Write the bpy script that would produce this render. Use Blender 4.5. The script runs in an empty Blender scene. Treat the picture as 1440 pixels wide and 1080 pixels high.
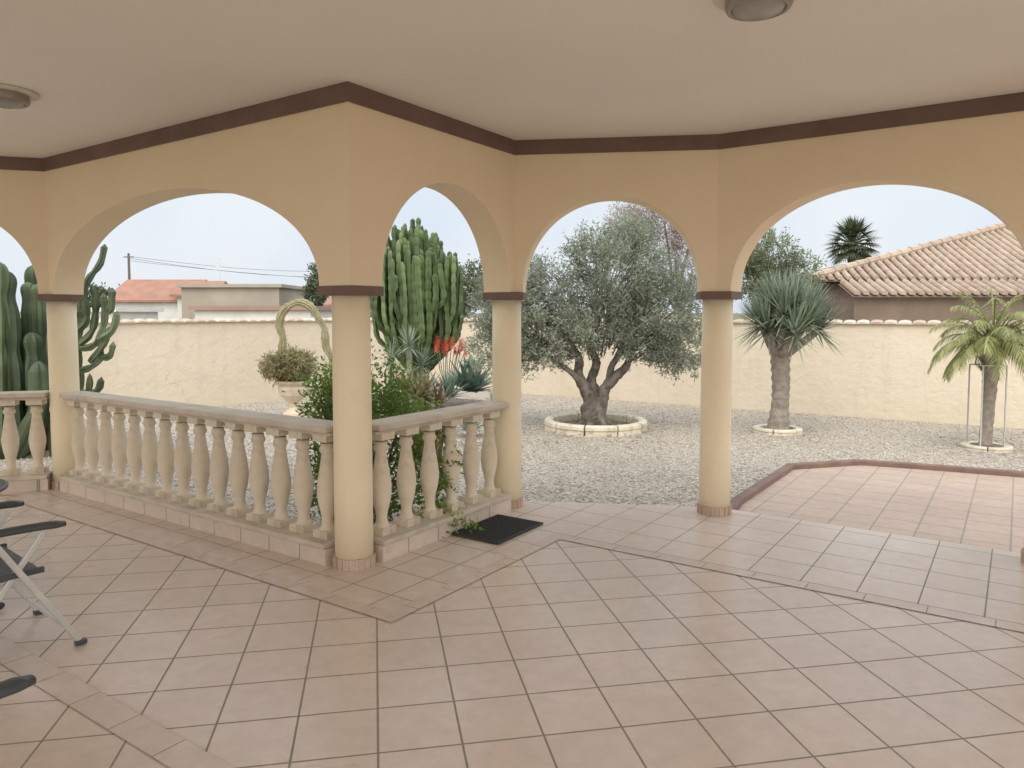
import bpy, math, random
import numpy as np
from mathutils import Vector, Matrix
random.seed(7); rng=np.random.default_rng(7)
sc=bpy.context.scene
COL=sc.collection
CH=2.77; SPR=1.65; RISE=0.70; GZ=-0.12

# ------------------------------------------------------------------ materials
def newmat(name):
    m=bpy.data.materials.new(name); m.use_nodes=True
    nt=m.node_tree; b=nt.nodes['Principled BSDF']; return m,nt,b
def N(nt,t,**k):
    n=nt.nodes.new(t)
    for a,v in k.items(): setattr(n,a,v)
    return n
def mixc(nt,fac,a,b,mode='MIX'):
    n=N(nt,'ShaderNodeMix',data_type='RGBA',blend_type=mode)
    for s,v in ((0,fac),(6,a),(7,b)):
        if hasattr(v,'links'): nt.links.new(v,n.inputs[s])
        elif s==0: n.inputs[0].default_value=v
        else: n.inputs[s].default_value=(*v,1)
    return n.outputs[2]
def noise(nt,scale,detail=3,rough=.55,vec=None):
    n=N(nt,'ShaderNodeTexNoise'); n.inputs['Scale'].default_value=scale
    n.inputs['Detail'].default_value=detail; n.inputs['Roughness'].default_value=rough
    if vec is None:
        tc=N(nt,'ShaderNodeTexCoord'); vec=tc.outputs['Object']
    nt.links.new(vec,n.inputs['Vector']); return n.outputs['Fac']
def rng_map(nt,v,a,b,c=0,d=1):
    n=N(nt,'ShaderNodeMapRange'); nt.links.new(v,n.inputs[0])
    n.inputs[1].default_value=a;n.inputs[2].default_value=b;n.inputs[3].default_value=c;n.inputs[4].default_value=d
    return n.outputs[0]
def bump(nt,b,h,strength=.3,dist=.01):
    n=N(nt,'ShaderNodeBump'); n.inputs['Strength'].default_value=strength; n.inputs['Distance'].default_value=dist
    nt.links.new(h,n.inputs['Height']); nt.links.new(n.outputs[0],b.inputs['Normal'])
def surf(name,c1,c2,scale=3,rough=.8,bs=.2,bscale=60,dirt=None,dscale=1.2,metal=0,lo=.35,hi=.65,bd=.01,damt=1):
    m,nt,b=newmat(name)
    c=mixc(nt,rng_map(nt,noise(nt,scale),lo,hi),c1,c2)
    if dirt is not None:
        c=mixc(nt,rng_map(nt,noise(nt,dscale,6,.65),.52,.78,0,damt),c,dirt)
    nt.links.new(c,b.inputs['Base Color']); b.inputs['Roughness'].default_value=rough; b.inputs['Metallic'].default_value=metal
    if bs: bump(nt,b,noise(nt,bscale,2),bs,bd)
    return m
def foliage(name,dark,light,trans=.25,nscale=1.5,rough=.6,shade=.5):
    m,nt,b=newmat(name)
    at=N(nt,'ShaderNodeAttribute'); at.attribute_name='rnd'
    c=mixc(nt,at.outputs['Fac'],dark,light)
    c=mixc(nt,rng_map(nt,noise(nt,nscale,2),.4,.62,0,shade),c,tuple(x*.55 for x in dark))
    nt.links.new(c,b.inputs['Base Color']); b.inputs['Roughness'].default_value=rough
    if trans==0: return m
    tr=N(nt,'ShaderNodeBsdfTranslucent'); nt.links.new(c,tr.inputs[0])
    mx=N(nt,'ShaderNodeMixShader'); mx.inputs[0].default_value=trans
    nt.links.new(b.outputs[0],mx.inputs[1]); nt.links.new(tr.outputs[0],mx.inputs[2])
    nt.links.new(mx.outputs[0],nt.nodes['Material Output'].inputs[0]); return m
def tiles(name,rot,size,c1,c2,grout,mort=.006,rough=.26,off=(0,0),w=None,mot=1):
    m,nt,b=newmat(name)
    tc=N(nt,'ShaderNodeTexCoord'); mp=N(nt,'ShaderNodeMapping',vector_type='TEXTURE')
    mp.inputs['Rotation'].default_value=(0,0,rot); mp.inputs['Location'].default_value=(off[0],off[1],0)
    nt.links.new(tc.outputs['Object'],mp.inputs[0])
    br=N(nt,'ShaderNodeTexBrick'); br.offset=0; br.squash=1
    br.inputs['Scale'].default_value=1; br.inputs['Brick Width'].default_value=w or size; br.inputs['Row Height'].default_value=size
    br.inputs['Mortar Size'].default_value=mort; br.inputs['Mortar Smooth'].default_value=.3
    br.inputs['Color1'].default_value=(*c1,1); br.inputs['Color2'].default_value=(*c2,1); br.inputs['Mortar'].default_value=(*grout,1)
    nt.links.new(mp.outputs[0],br.inputs['Vector'])
    n1=rng_map(nt,noise(nt,11,4,.7),.3,.7,1-.08*mot,1+.06*mot)
    n2=rng_map(nt,noise(nt,.9,2,.6),.3,.7,1-.05*mot,1+.04*mot)
    mm=N(nt,'ShaderNodeMath',operation='MULTIPLY'); nt.links.new(n1,mm.inputs[0]); nt.links.new(n2,mm.inputs[1])
    cb=N(nt,'ShaderNodeCombineColor')
    for i in range(3): nt.links.new(mm.outputs[0],cb.inputs[i])
    c=mixc(nt,1.0,br.outputs['Color'],cb.outputs[0],'MULTIPLY')
    nt.links.new(c,b.inputs['Base Color'])
    rr=rng_map(nt,noise(nt,2.0,2,.5),.35,.65,rough,rough+.08)
    r=N(nt,'ShaderNodeMath',operation='MULTIPLY_ADD'); nt.links.new(br.outputs['Fac'],r.inputs[0]); r.inputs[1].default_value=.5; nt.links.new(rr,r.inputs[2])
    nt.links.new(r.outputs[0],b.inputs['Roughness'])
    inv=N(nt,'ShaderNodeMath',operation='MULTIPLY'); nt.links.new(br.outputs['Fac'],inv.inputs[0]); inv.inputs[1].default_value=-1
    bump(nt,b,inv.outputs[0],.2,.003)
    return m

AX=math.atan2(-1.99,2.90)        # building axis
UX,UY=math.cos(AX),math.sin(AX)
T1=(.675,.560,.475); T2=(.645,.530,.445); GR=(.27,.25,.20)
M_floor=tiles('tile_diagonal',AX+math.pi/4,.29,T1,T2,GR,.0048,off=(-.457,2.4375))
M_bord=tiles('tile_aligned',AX,.29,T1,T2,GR,.0045,off=(-.81+.02*UX+.02*UY,3.635+.02*UY-.02*UX))
so_=(-.61-.1*UX-.1*UY,3.63-.1*UY+.1*UX)
M_strip=tiles('tile_strip',AX,.3,(.63,.515,.43),(.60,.485,.40),GR,.003,w=.29,off=so_,mot=1.4)
M_terr=tiles('tile_terrace',AX,.29,(.54,.41,.325),(.50,.375,.295),(.36,.31,.25),.008,.6,mot=1.3)
M_wall=surf('ochre_plaster',(.80,.655,.465),(.77,.625,.435),1.5,.85,.12,90)
M_colm=surf('cream_column',(.87,.745,.535),(.84,.715,.505),2,.7,.1,70,dirt=(.76,.64,.47),dscale=2.5,damt=.5)
M_ceil=surf('ceiling_paint',(.79,.745,.675),(.76,.715,.645),1.2,.9,.08,50)
M_brown=surf('brown_paint',(.175,.108,.085),(.145,.088,.07),4,.6,.15,80)
M_stone=surf('cast_stone',(.75,.65,.51),(.66,.565,.43),6,.8,.3,90,dirt=(.37,.31,.235),dscale=5)
M_rail=surf('rail_stone',(.62,.54,.44),(.54,.465,.37),5,.75,.25,80,dirt=(.34,.29,.23),dscale=4)
M_bark=surf('olive_bark',(.12,.10,.085),(.26,.225,.19),9,.95,.8,30,bd=.03)
M_bark2=surf('dragon_bark',(.24,.21,.18),(.37,.32,.27),14,.95,.7,30,bd=.02)
M_alu=surf('brushed_aluminium',(.66,.65,.62),(.58,.57,.55),8,.35,.05,80,metal=.5)
M_dark=surf('dark_plastic',(.05,.057,.063),(.065,.073,.079),8,.4,.1,120)
M_fab=surf('grey_textile',(.17,.18,.19),(.14,.148,.155),40,.8,.3,300)
M_kerb=surf('brown_kerb',(.25,.165,.135),(.19,.125,.10),8,.85,.4,50)
M_ring=surf('cast_cream_edging',(.74,.68,.55),(.64,.575,.45),6,.85,.4,50,dirt=(.38,.33,.25),dscale=6)
M_soil=surf('soil',(.14,.11,.085),(.21,.17,.135),10,.95,.8,40,bd=.03)
M_white=surf('white_render',(.74,.73,.70),(.66,.65,.62),1,.85,.1,10)
M_beige=surf('beige_render',(.42,.37,.30),(.34,.30,.245),.6,.9,.1,10)
M_pink=surf('pink_roof',(.36,.235,.20),(.31,.20,.17),1,.85,.1,10)
M_bwall=surf('brown_wall',(.24,.175,.135),(.19,.14,.11),2,.9,.3,20)
M_wood=surf('pole_wood',(.13,.115,.10),(.17,.15,.13),5,.9,.2,30)
M_wire=surf('wire',(.12,.12,.12),(.14,.14,.14),5,.7,0)
M_glass=surf('frosted_glass',(.32,.31,.28),(.28,.27,.24),5,.25,.05,40)
M_lampb=surf('lamp_metal',(.33,.29,.245),(.28,.245,.21),5,.4,.05,40,metal=.3)
M_lampw=surf('lamp_plate',(.66,.61,.53),(.61,.56,.49),5,.6,.05,40)
M_mat=surf('rubber_mat',(.05,.052,.054),(.07,.072,.075),60,.95,.8,400,bd=.01)
M_pane=surf('window_pane',(.08,.09,.10),(.11,.12,.13),2,.2,0)

def wallmat():
    m,nt,b=newmat('garden_wall_render')
    c=mixc(nt,rng_map(nt,noise(nt,.8,4,.6),.35,.65),(.735,.650,.515),(.69,.605,.47))
    c=mixc(nt,rng_map(nt,noise(nt,2.5,6,.7),.54,.80,0,.4),c,(.57,.49,.385))
    tc=N(nt,'ShaderNodeTexCoord'); mp=N(nt,'ShaderNodeMapping'); nt.links.new(tc.outputs['UV'],mp.inputs[0])
    mp.inputs['Scale'].default_value=(3.2,.35,1)
    c=mixc(nt,rng_map(nt,noise(nt,1.6,4,.7,mp.outputs[0]),.52,.8,0,.35),c,(.50,.44,.36))
    v=N(nt,'ShaderNodeTexVoronoi',feature='DISTANCE_TO_EDGE'); v.inputs['Scale'].default_value=.55
    nz=N(nt,'ShaderNodeTexNoise'); nz.inputs['Scale'].default_value=3; nt.links.new(tc.outputs['Object'],nz.inputs['Vector'])
    ad0=N(nt,'ShaderNodeVectorMath',operation='MULTIPLY_ADD'); nt.links.new(nz.outputs['Color'],ad0.inputs[0]); ad0.inputs[1].default_value=(.5,.5,.5); nt.links.new(tc.outputs['Object'],ad0.inputs[2])
    nt.links.new(ad0.outputs[0],v.inputs['Vector'])
    cm_=N(nt,'ShaderNodeMath',operation='MULTIPLY'); nt.links.new(rng_map(nt,v.outputs['Distance'],0,.008,.35,0),cm_.inputs[0]); nt.links.new(rng_map(nt,noise(nt,.6,2),.5,.6),cm_.inputs[1])
    c=mixc(nt,cm_.outputs[0],c,(.46,.40,.32))
    nt.links.new(c,b.inputs['Base Color']); b.inputs['Roughness'].default_value=.9
    br=N(nt,'ShaderNodeTexBrick'); br.inputs['Scale'].default_value=1; br.inputs['Brick Width'].default_value=.4; br.inputs['Row Height'].default_value=.2
    br.inputs['Mortar Size'].default_value=.02; br.inputs['Mortar Smooth'].default_value=1
    nt.links.new(tc.outputs['UV'],br.inputs['Vector'])
    ad=N(nt,'ShaderNodeMath',operation='MULTIPLY_ADD'); nt.links.new(br.outputs['Fac'],ad.inputs[0]); ad.inputs[1].default_value=-.03
    nt.links.new(noise(nt,7,4,.6),ad.inputs[2])
    bump(nt,b,ad.outputs[0],.6,.03); return m
M_gwall=wallmat()
def gravelmat():
    m,nt,b=newmat('gravel_pebbles')
    tc=N(nt,'ShaderNodeTexCoord')
    v=N(nt,'ShaderNodeTexVoronoi'); v.inputs['Scale'].default_value=50; nt.links.new(tc.outputs['Object'],v.inputs['Vector'])
    bw=N(nt,'ShaderNodeRGBToBW'); nt.links.new(v.outputs['Color'],bw.inputs[0])
    cr=N(nt,'ShaderNodeValToRGB'); nt.links.new(bw.outputs[0],cr.inputs[0])
    e=cr.color_ramp.elements; e[0].position=.2; e[0].color=(.33,.285,.235,1); e[1].position=.8; e[1].color=(.62,.565,.48,1)
    k=cr.color_ramp.elements.new(.5); k.color=(.485,.43,.36,1)
    c=mixc(nt,rng_map(nt,v.outputs['Distance'],.3,.9,0,.5),cr.outputs[0],(.26,.215,.17))
    c=mixc(nt,rng_map(nt,noise(nt,.7,4,.6),.42,.75,0,.55),c,(.35,.30,.24))
    nt.links.new(c,b.inputs['Base Color']); b.inputs['Roughness'].default_value=.9
    inv=N(nt,'ShaderNodeMath',operation='MULTIPLY'); nt.links.new(v.outputs['Distance'],inv.inputs[0]); inv.inputs[1].default_value=-1
    bump(nt,b,inv.outputs[0],.6,.012); return m
M_grav=gravelmat()
def attrmat(name,stops,rough=.85,bs=.2,bsc=60):
    m,nt,b=newmat(name)
    at=N(nt,'ShaderNodeAttribute'); at.attribute_name='rnd'
    cr=N(nt,'ShaderNodeValToRGB'); nt.links.new(at.outputs['Fac'],cr.inputs[0])
    el=cr.color_ramp.elements; el[0].position=0; el[0].color=(*stops[0],1); el[1].position=1; el[1].color=(*stops[-1],1)
    for i,s in enumerate(stops[1:-1]):
        k=el.new((i+1)/(len(stops)-1)); k.color=(*s,1)
    c=mixc(nt,rng_map(nt,noise(nt,5,3),.45,.75,0,.3),cr.outputs[0],tuple(x*.5 for x in stops[0]))
    nt.links.new(c,b.inputs['Base Color']); b.inputs['Roughness'].default_value=rough
    return m
M_peb=attrmat('loose_pebbles',[(.34,.285,.225),(.48,.425,.345),(.59,.53,.44),(.74,.69,.60)])
M_rooft=attrmat('weathered_roof_tile',[(.20,.14,.10),(.37,.275,.205),(.43,.335,.255),(.50,.41,.32)])
M_cope=attrmat('coping_tile',[(.46,.36,.28),(.58,.48,.38),(.66,.57,.47)])
M_skt=attrmat('skirt_tile',[(.46,.32,.24),(.55,.40,.30),(.60,.46,.36)])
M_litter=attrmat('dry_leaves',[(.10,.075,.04),(.20,.15,.08),(.28,.25,.14)])
M_redt=surf('red_roof',(.37,.20,.14),(.30,.16,.115),1.5,.9,.2,10)
M_ground=surf('dry_ground',(.20,.17,.10),(.13,.13,.07),.05,.95,.3,3)
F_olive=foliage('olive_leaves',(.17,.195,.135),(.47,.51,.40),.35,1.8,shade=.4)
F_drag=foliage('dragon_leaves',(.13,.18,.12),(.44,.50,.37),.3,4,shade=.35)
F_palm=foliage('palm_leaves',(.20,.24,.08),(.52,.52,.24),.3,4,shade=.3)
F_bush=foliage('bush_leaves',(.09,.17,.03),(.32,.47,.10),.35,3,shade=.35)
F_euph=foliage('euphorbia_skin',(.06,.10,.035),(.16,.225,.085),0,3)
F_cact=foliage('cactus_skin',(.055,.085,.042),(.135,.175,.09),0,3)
F_cer=foliage('pale_cactus_skin',(.36,.33,.19),(.52,.47,.29),0,9)
F_mound=foliage('shaggy_succulent',(.19,.17,.08),(.46,.40,.21),.2,5,shade=.3)
F_agave=foliage('agave_leaves',(.12,.20,.15),(.32,.43,.35),.1,5,shade=.3)
F_aloe=foliage('aloe_leaves',(.16,.13,.075),(.42,.31,.20),.1,5,shade=.35)
F_red=foliage('coral_flowers',(.85,.17,.09),(.95,.36,.22),.4,5,shade=.0)
F_far=foliage('far_foliage',(.08,.105,.055),(.20,.24,.13),.2,.5)
F_lite=foliage('light_foliage',(.15,.18,.10),(.31,.36,.21),.25,1)
F_feath=foliage('feathery_foliage',(.26,.17,.14),(.44,.33,.28),.25,1)

# ------------------------------------------------------------------ mesh helpers
class MB:
    def __init__(s): s.v=[];s.f=[];s.r=[]
    def add(s,v,f,r=None):
        o=len(s.v); s.v+= [tuple(p) for p in v]; s.f+=[tuple(i+o for i in q) for q in f]
        s.r+= [random.random() if r is None else r]*len(f)
    def box(s,c,d,rot=0,r=None):
        x,y,z=[k/2 for k in d]; ca,sa=math.cos(rot),math.sin(rot)
        v=[]
        for dz in(-z,z):
            for dx,dy in((-x,-y),(x,-y),(x,y),(-x,y)):
                v.append((c[0]+dx*ca-dy*sa,c[1]+dx*sa+dy*ca,c[2]+dz))
        s.add(v,[(3,2,1,0),(4,5,6,7),(0,1,5,4),(1,2,6,5),(2,3,7,6),(3,0,4,7)],r)
    def bar(s,a,b,w,h):
        a=Vector(a);b=Vector(b);d=(b-a).normalized(); up=Vector((0,0,1)) if abs(d.z)<.95 else Vector((0,1,0))
        sd=d.cross(up).normalized(); u=sd.cross(d).normalized(); v=[]
        for p in(a,b):
            for i,j in((-1,-1),(1,-1),(1,1),(-1,1)): v.append(p+sd*i*w/2+u*j*h/2)
        s.add(v,[(3,2,1,0),(4,5,6,7),(0,1,5,4),(1,2,6,5),(2,3,7,6),(3,0,4,7)])
    def tube(s,path,rad,sides=10,ribs=0,amp=0,cap=True,r=None,jit=0):
        path=[Vector(p) for p in path]; n=len(path)
        if not hasattr(rad,'__len__'): rad=[rad]*n
        ref=Vector((.31,.17,.93)); v=[];f=[]
        t0=(path[1]-path[0]).normalized(); sd=t0.cross(ref).normalized()
        for i in range(n):
            t=(path[min(i+1,n-1)]-path[max(i-1,0)]).normalized()
            sd=(sd-t*sd.dot(t)).normalized(); u=t.cross(sd)
            for k in range(sides):
                a=2*math.pi*k/sides; q=rad[i]
                if ribs: q*=1-amp*(.5-.5*math.cos(ribs*a))
                if jit: q*=1+random.uniform(-jit,jit)
                v.append(path[i]+sd*math.cos(a)*q+u*math.sin(a)*q)
        for i in range(n-1):
            for k in range(sides):
                k2=(k+1)%sides; f.append((i*sides+k,i*sides+k2,(i+1)*sides+k2,(i+1)*sides+k))
        if cap:
            f.append(tuple(range(sides-1,-1,-1))); f.append(tuple((n-1)*sides+k for k in range(sides)))
        s.add(v,f,r)
    def lathe(s,prof,c=(0,0,0),seg=20,r=None,cap=True):
        v=[];f=[];n=len(prof)
        for q,z in prof:
            for k in range(seg):
                a=2*math.pi*k/seg; v.append((c[0]+q*math.cos(a),c[1]+q*math.sin(a),c[2]+z))
        for i in range(n-1):
            for k in range(seg):
                k2=(k+1)%seg; f.append((i*seg+k,i*seg+k2,(i+1)*seg+k2,(i+1)*seg+k))
        if cap:
            f.append(tuple(range(seg-1,-1,-1))); f.append(tuple((n-1)*seg+k for k in range(seg)))
        s.add(v,f,r)
    def prism(s,poly,z0,z1,top=True,bot=True,r=None):
        n=len(poly); v=[(p[0],p[1],z0) for p in poly]+[(p[0],p[1],z1) for p in poly]
        f=[(i,(i+1)%n,n+(i+1)%n,n+i) for i in range(n)]
        if top: f.append(tuple(range(n,2*n)))
        if bot: f.append(tuple(range(n-1,-1,-1)))
        s.add(v,f,r)
def link(o,parent=None):
    COL.objects.link(o)
    if parent:
        o.parent=parent; o.matrix_parent_inverse=Matrix.Translation(-Vector(parent.location)) if parent.type=='EMPTY' else Matrix.Identity(4)
    return o
def mk(name,mb,mat,parent=None,smooth=False,label=None,cat=None,kind=None,group=None,bev=0):
    me=bpy.data.meshes.new(name); me.from_pydata(mb.v,[],mb.f); me.update()
    at=me.attributes.new('rnd','FLOAT','FACE'); at.data.foreach_set('value',mb.r)
    me.materials.append(mat)
    if smooth: me.shade_smooth()
    o=bpy.data.objects.new(name,me); link(o,parent)
    if bev:
        md=o.modifiers.new('bevel','BEVEL'); md.width=bev; md.segments=2; md.limit_method='ANGLE'
    tag(o,label,cat,kind,group); return o
def tag(o,label=None,cat=None,kind=None,group=None):
    if label:o['label']=label
    if cat:o['category']=cat
    if kind:o['kind']=kind
    if group:o['group']=group
    return o
def empty(name,loc,label,cat,group=None):
    o=bpy.data.objects.new(name,None); o.location=loc; o.empty_display_size=.2; COL.objects.link(o)
    return tag(o,label,cat,None,group)

def crown_mb(lobes,ncl,nlf,sig,L,W,up=.3,shell=.55,zmin=None,jit=.35):
    """many leaf-sized faces gathered in sprays through the volume of the lobes"""
    vol=np.array([l[1][0]*l[1][1]*l[1][2] for l in lobes])**.8; vol/=vol.sum()
    li=rng.choice(len(lobes),ncl,p=vol)
    cen=np.array([l[0] for l in lobes])[li]; rad=np.array([l[1] for l in lobes])[li]
    d=rng.normal(size=(ncl,3)); d/=np.linalg.norm(d,axis=1)[:,None]
    q=shell+(1.12-shell)*rng.random(ncl)**.6
    cc=cen+d*rad*q[:,None]; axis=d+np.array([0,0,up])+rng.normal(size=(ncl,3))*.5
    axis/=np.linalg.norm(axis,axis=1)[:,None]
    t=rng.random((ncl,nlf,1))-.4
    C=cc[:,None,:]+axis[:,None,:]*t*sig*2.6+rng.normal(size=(ncl,nlf,3))*sig*.5
    D=axis[:,None,:]*.9+rng.normal(size=(ncl,nlf,3))*.7
    D/=np.linalg.norm(D,axis=2)[:,:,None]
    S=np.cross(D,rng.normal(size=(ncl,nlf,3))); S/=np.linalg.norm(S,axis=2)[:,:,None]
    ln=L*(1+jit*(rng.random((ncl,nlf,1))*2-1))
    V=np.stack([C,C+D*ln*.5+S*W*.5,C+D*ln,C+D*ln*.5-S*W*.5],axis=2).reshape(-1,3)
    R=np.clip(rng.random((ncl,1))*.45+rng.random((ncl,nlf))*.55,0,1).reshape(-1)
    if zmin is not None: V[:,2]=np.maximum(V[:,2],zmin)
    m=MB(); m.v=V.tolist(); m.f=np.arange(len(V)).reshape(-1,4).tolist(); m.r=R.tolist(); m.cc=cc; return m
def blade(m,base,d,L,W,droop=.2,seg=4,prof=None,fold=.0):
    base=Vector(base); d=Vector(d).normalized(); up=Vector((0,0,1))
    sd=d.cross(up); sd=sd.normalized() if sd.length>.05 else Vector((1,0,0))
    v=[]; p=base.copy(); dd=d.copy()
    for i in range(seg+1):
        t=i/seg; w=W*(prof(t) if prof else (1-t)**.6 if t>0 else .7)
        v+= [p-sd*w/2,p+sd*w/2]
        dd=(dd+Vector((0,0,-droop/seg))).normalized(); p=p+dd*L/seg
    m.add(v,[(2*i,2*i+1,2*i+3,2*i+2) for i in range(seg)])
def rosette(m,c,n,L,W,e0,e1,droop=.3,axis=None,prof=None,jit=.15,seg=4,r0=.03):
    for i in range(n):
        t=i/n; az=i*2.39996+random.uniform(-.2,.2); el=math.radians(e0+(e1-e0)*t+random.uniform(-6,6))
        d=Vector((math.cos(az)*math.cos(el),math.sin(az)*math.cos(el),math.sin(el)))
        if axis is not None:
            q=Vector((0,0,1)).rotation_difference(Vector(axis)); d=q@d
        l=L*(1+random.uniform(-jit,jit))
        blade(m,Vector(c)+d*r0,d,l,W,droop*(1-t*.6),seg,prof)

# ------------------------------------------------------------------ veranda
PL=[(-6.6,4.1),(-5.42,5.85),(-3.84,6.32),(-.94,4.33),(-.04,5.68),(1.52,5.48),(3.19,4.335),(5.3,2.88)]
PLV=[Vector((p[0],p[1])) for p in PL]
def offs(poly,d):
    out=[];n=len(poly)
    def nr(a,b):
        q=(b-a).normalized(); return Vector((q.y,-q.x))
    for i in range(n):
        if i==0: out.append(poly[0]+nr(poly[0],poly[1])*d); continue
        if i==n-1: out.append(poly[-1]+nr(poly[-2],poly[-1])*d); continue
        n1=nr(poly[i-1],poly[i]); n2=nr(poly[i],poly[i+1]); b=(n1+n2).normalized()
        out.append(poly[i]+b*(d/b.dot(n1)))
    return out
HT=.12
IN=offs(PLV,HT); OUT=offs(PLV,-HT)
BK=-1.5
ver=empty('veranda',(0,5,0),'cream arcaded veranda with round columns and pale ceiling','veranda')
for i in range(len(PLV)-1):
    A,B=PLV[i],PLV[i+1]; L=(B-A).length; d=(B-A)/L; nr=Vector((d.y,-d.x)); a=.135
    mid=L/2; hf=mid-a
    pts=[(IN[i],OUT[i],SPR)]
    ns=72
    for k in range(ns+1):
        th=math.pi*(1-k/ns); s=mid+hf*math.cos(th); z=SPR+RISE*(max(0,math.sin(th))**.94)
        pts.append((A+d*s+nr*HT,A+d*s-nr*HT,z))
    pts.append((IN[i+1],OUT[i+1],SPR))
    m=MB(); v=[];f=[]
    for pi,po,z in pts:
        v+=[(pi.x,pi.y,z),(pi.x,pi.y,CH+.004),(po.x,po.y,z),(po.x,po.y,CH+.004)]
    for k in range(len(pts)-1):
        q=4*k;w=q+4
        f+=[(q,w,w+1,q+1),(q+2,q+3,w+3,w+2),(q,q+2,w+2,w)]
    m.add(v,f); mk('arch_wall',m,M_wall,ver)
m=MB(); a_=offs(PLV,HT-.002); b_=offs(PLV,HT+.014); v=[];f=[]
for p,q in zip(a_,b_): v+=[(p.x,p.y,CH-.105),(q.x,q.y,CH-.105),(q.x,q.y,CH-.001)]
for k in range(len(PLV)-1):
    q=3*k;w=q+3; f+=[(q,w,w+1,q+1),(q+1,w+1,w+2,q+2)]
m.add(v,f); mk('cornice',m,M_brown,ver)
ev=offs(PLV,-.22)
m=MB(); m.prism([(p.x,p.y) for p in ev]+[(6.2,BK),(-7.5,BK)],CH,CH+.3); mk('ceiling',m,M_ceil,ver)
def hull(P):
    P=sorted(set((round(p[0],5),round(p[1],5)) for p in P))
    def half(P):
        h=[]
        for p in P:
            while len(h)>1 and (h[-1][0]-h[-2][0])*(p[1]-h[-2][1])-(h[-1][1]-h[-2][1])*(p[0]-h[-2][0])<=0: h.pop()
            h.append(p)
        return h
    return half(P)[:-1]+half(P[::-1])[:-1]
CR=.113
for i in range(1,len(PLV)-1):
    c=PLV[i]
    m=MB(); pr=[(CR*1.0,0),(CR,.5),(CR*.985,1.2),(CR*.97,1.60)]
    m.lathe(pr,(c.x,c.y,0),48); co=mk('column',m,M_colm,ver,True)
    m=MB(); nt_=18
    m.lathe([(CR+.005,.001),(CR+.005,.067)],(c.x,c.y,0),32,.99,cap=False)
    for k in range(nt_):
        an=2*math.pi*k/nt_; rr=CR+.006
        m.box((c.x+rr*math.cos(an),c.y+rr*math.sin(an),.034),(.012,2*math.pi*rr/nt_*.80,.066),an,random.random()*.8)
    s=mk('column_base',m,M_skt,None); s.parent=co
    s.data.materials.append(M_white)
    for p in s.data.polygons[:32]: p.material_index=1
    P=[IN[i],OUT[i]]
    for j in(i-1,i+1):
        dd=(PLV[j]-c).normalized(); n2=Vector((dd.y,-dd.x))
        P+=[c+dd*.135+n2*HT,c+dd*.135-n2*HT]
    H=hull(P); cx=sum(p[0] for p in H)/len(H); cy=sum(p[1] for p in H)/len(H)
    H=[(cx+(p[0]-cx)*1.06,cy+(p[1]-cy)*1.06) for p in H]
    m=MB(); m.prism(H,1.600,1.655); s=mk('capital',m,M_brown,None,bev=.004); s.parent=co

# floors
fo=offs(PLV,-.16)
m=MB(); m.prism([(p.x,p.y) for p in fo]+[(6.2,-3),(-7.5,-3)],-.14,0); mk('floor',m,M_floor,kind='structure')
u=Vector((math.cos(AX),math.sin(AX))); w_=Vector((u.y,-u.x))
S1=Vector((-.61,3.63)); S2=Vector((.29,4.95)); S0=S1-u*4.2; S3=S2+u*4.2
fb=offs(PLV,-.155)
def sheet(name,poly,z,mat,kind='structure'):
    m=MB(); m.add([(p[0],p[1],z) for p in poly],[tuple(range(len(poly)))[::-1]]); return mk(name,m,mat,kind=kind)
bord=[(p.x,p.y) for p in fb[1:]]+[(S3.x,S3.y),(S2.x,S2.y),(S1.x,S1.y),(S0.x,S0.y)]
sheet('floor_border',bord,.0035,M_bord)
st=[S0,S1,S2,S3]; so=offs(st,.098)
for k in range(3):
    sheet('floor_strip',[st[k],st[k+1],so[k+1],so[k]],.0045,M_strip)
q0=Vector((-2.27,3.28))-u*1.5; q1=Vector((-2.27,3.28))+u*3.6
sheet('floor_strip',[q0,q1,q1+w_*.12,q0+w_*.12],.004,M_strip)
K=[(1.68,5.70),(1.90,6.15),(2.87,7.55),(3.69,7.78),(4.25,7.55),(5.2,7.1),(8.5,5.3)]
sheet('terrace',K[:0:-1]+[(1.68,5.70),(1.56,5.55),(3.1,4.5),(5.35,2.95),(9,1.5)],GZ+.012,M_terr)
m=MB(); KV=[Vector(p) for p in K]; ka=offs(KV,-.042); kb=offs(KV,.042); v=[];f=[]
for p,q in zip(ka,kb): v+=[(p.x,p.y,GZ),(p.x,p.y,GZ+.065),(q.x,q.y,GZ+.065),(q.x,q.y,GZ)]
for k in range(len(K)-1):
    q=4*k;w=q+4
    for j in range(3): f.append((q+j,w+j,w+j+1,q+j+1))
f.append((0,1,2,3))
m.add(v,f); mk('kerb',m,M_kerb,kind='structure',bev=.012)
m=MB(); m.add([(-2500,-2500,GZ-.02),(2500,-2500,GZ-.02),(2500,2500,GZ-.02),(-2500,2500,GZ-.02)],[(0,1,2,3)]); mk('ground',m,M_ground,kind='structure')
WR0=Vector((-2.0,16.4)); WR1=WR0+Vector((.837,-.547))*19; WL1=WR0+Vector((-.67,-.73))*14
m=MB(); m.add([(-14,-8,GZ),(16,-8,GZ),(WR1.x+1,WR1.y,GZ),(WR0.x,WR0.y+.1,GZ),(WL1.x-1,WL1.y,GZ)],[(0,1,2,3,4)]); mk('gravel',m,M_grav,kind='structure')
def inpoly(x,y,P):
    r=np.zeros(len(x),bool); n=len(P)
    for i in range(n):
        x1,y1=P[i];x2,y2=P[(i+1)%n]
        c=((y1>y)!=(y2>y))&(x<(x2-x1)*(y-y1)/((y2-y1) or 1e-9)+x1); r^=c
    return r
n=60000
yy=4.6+9.5*rng.random(n)**1.5; xx=(rng.random(n)-.5)*1.6*yy
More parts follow.
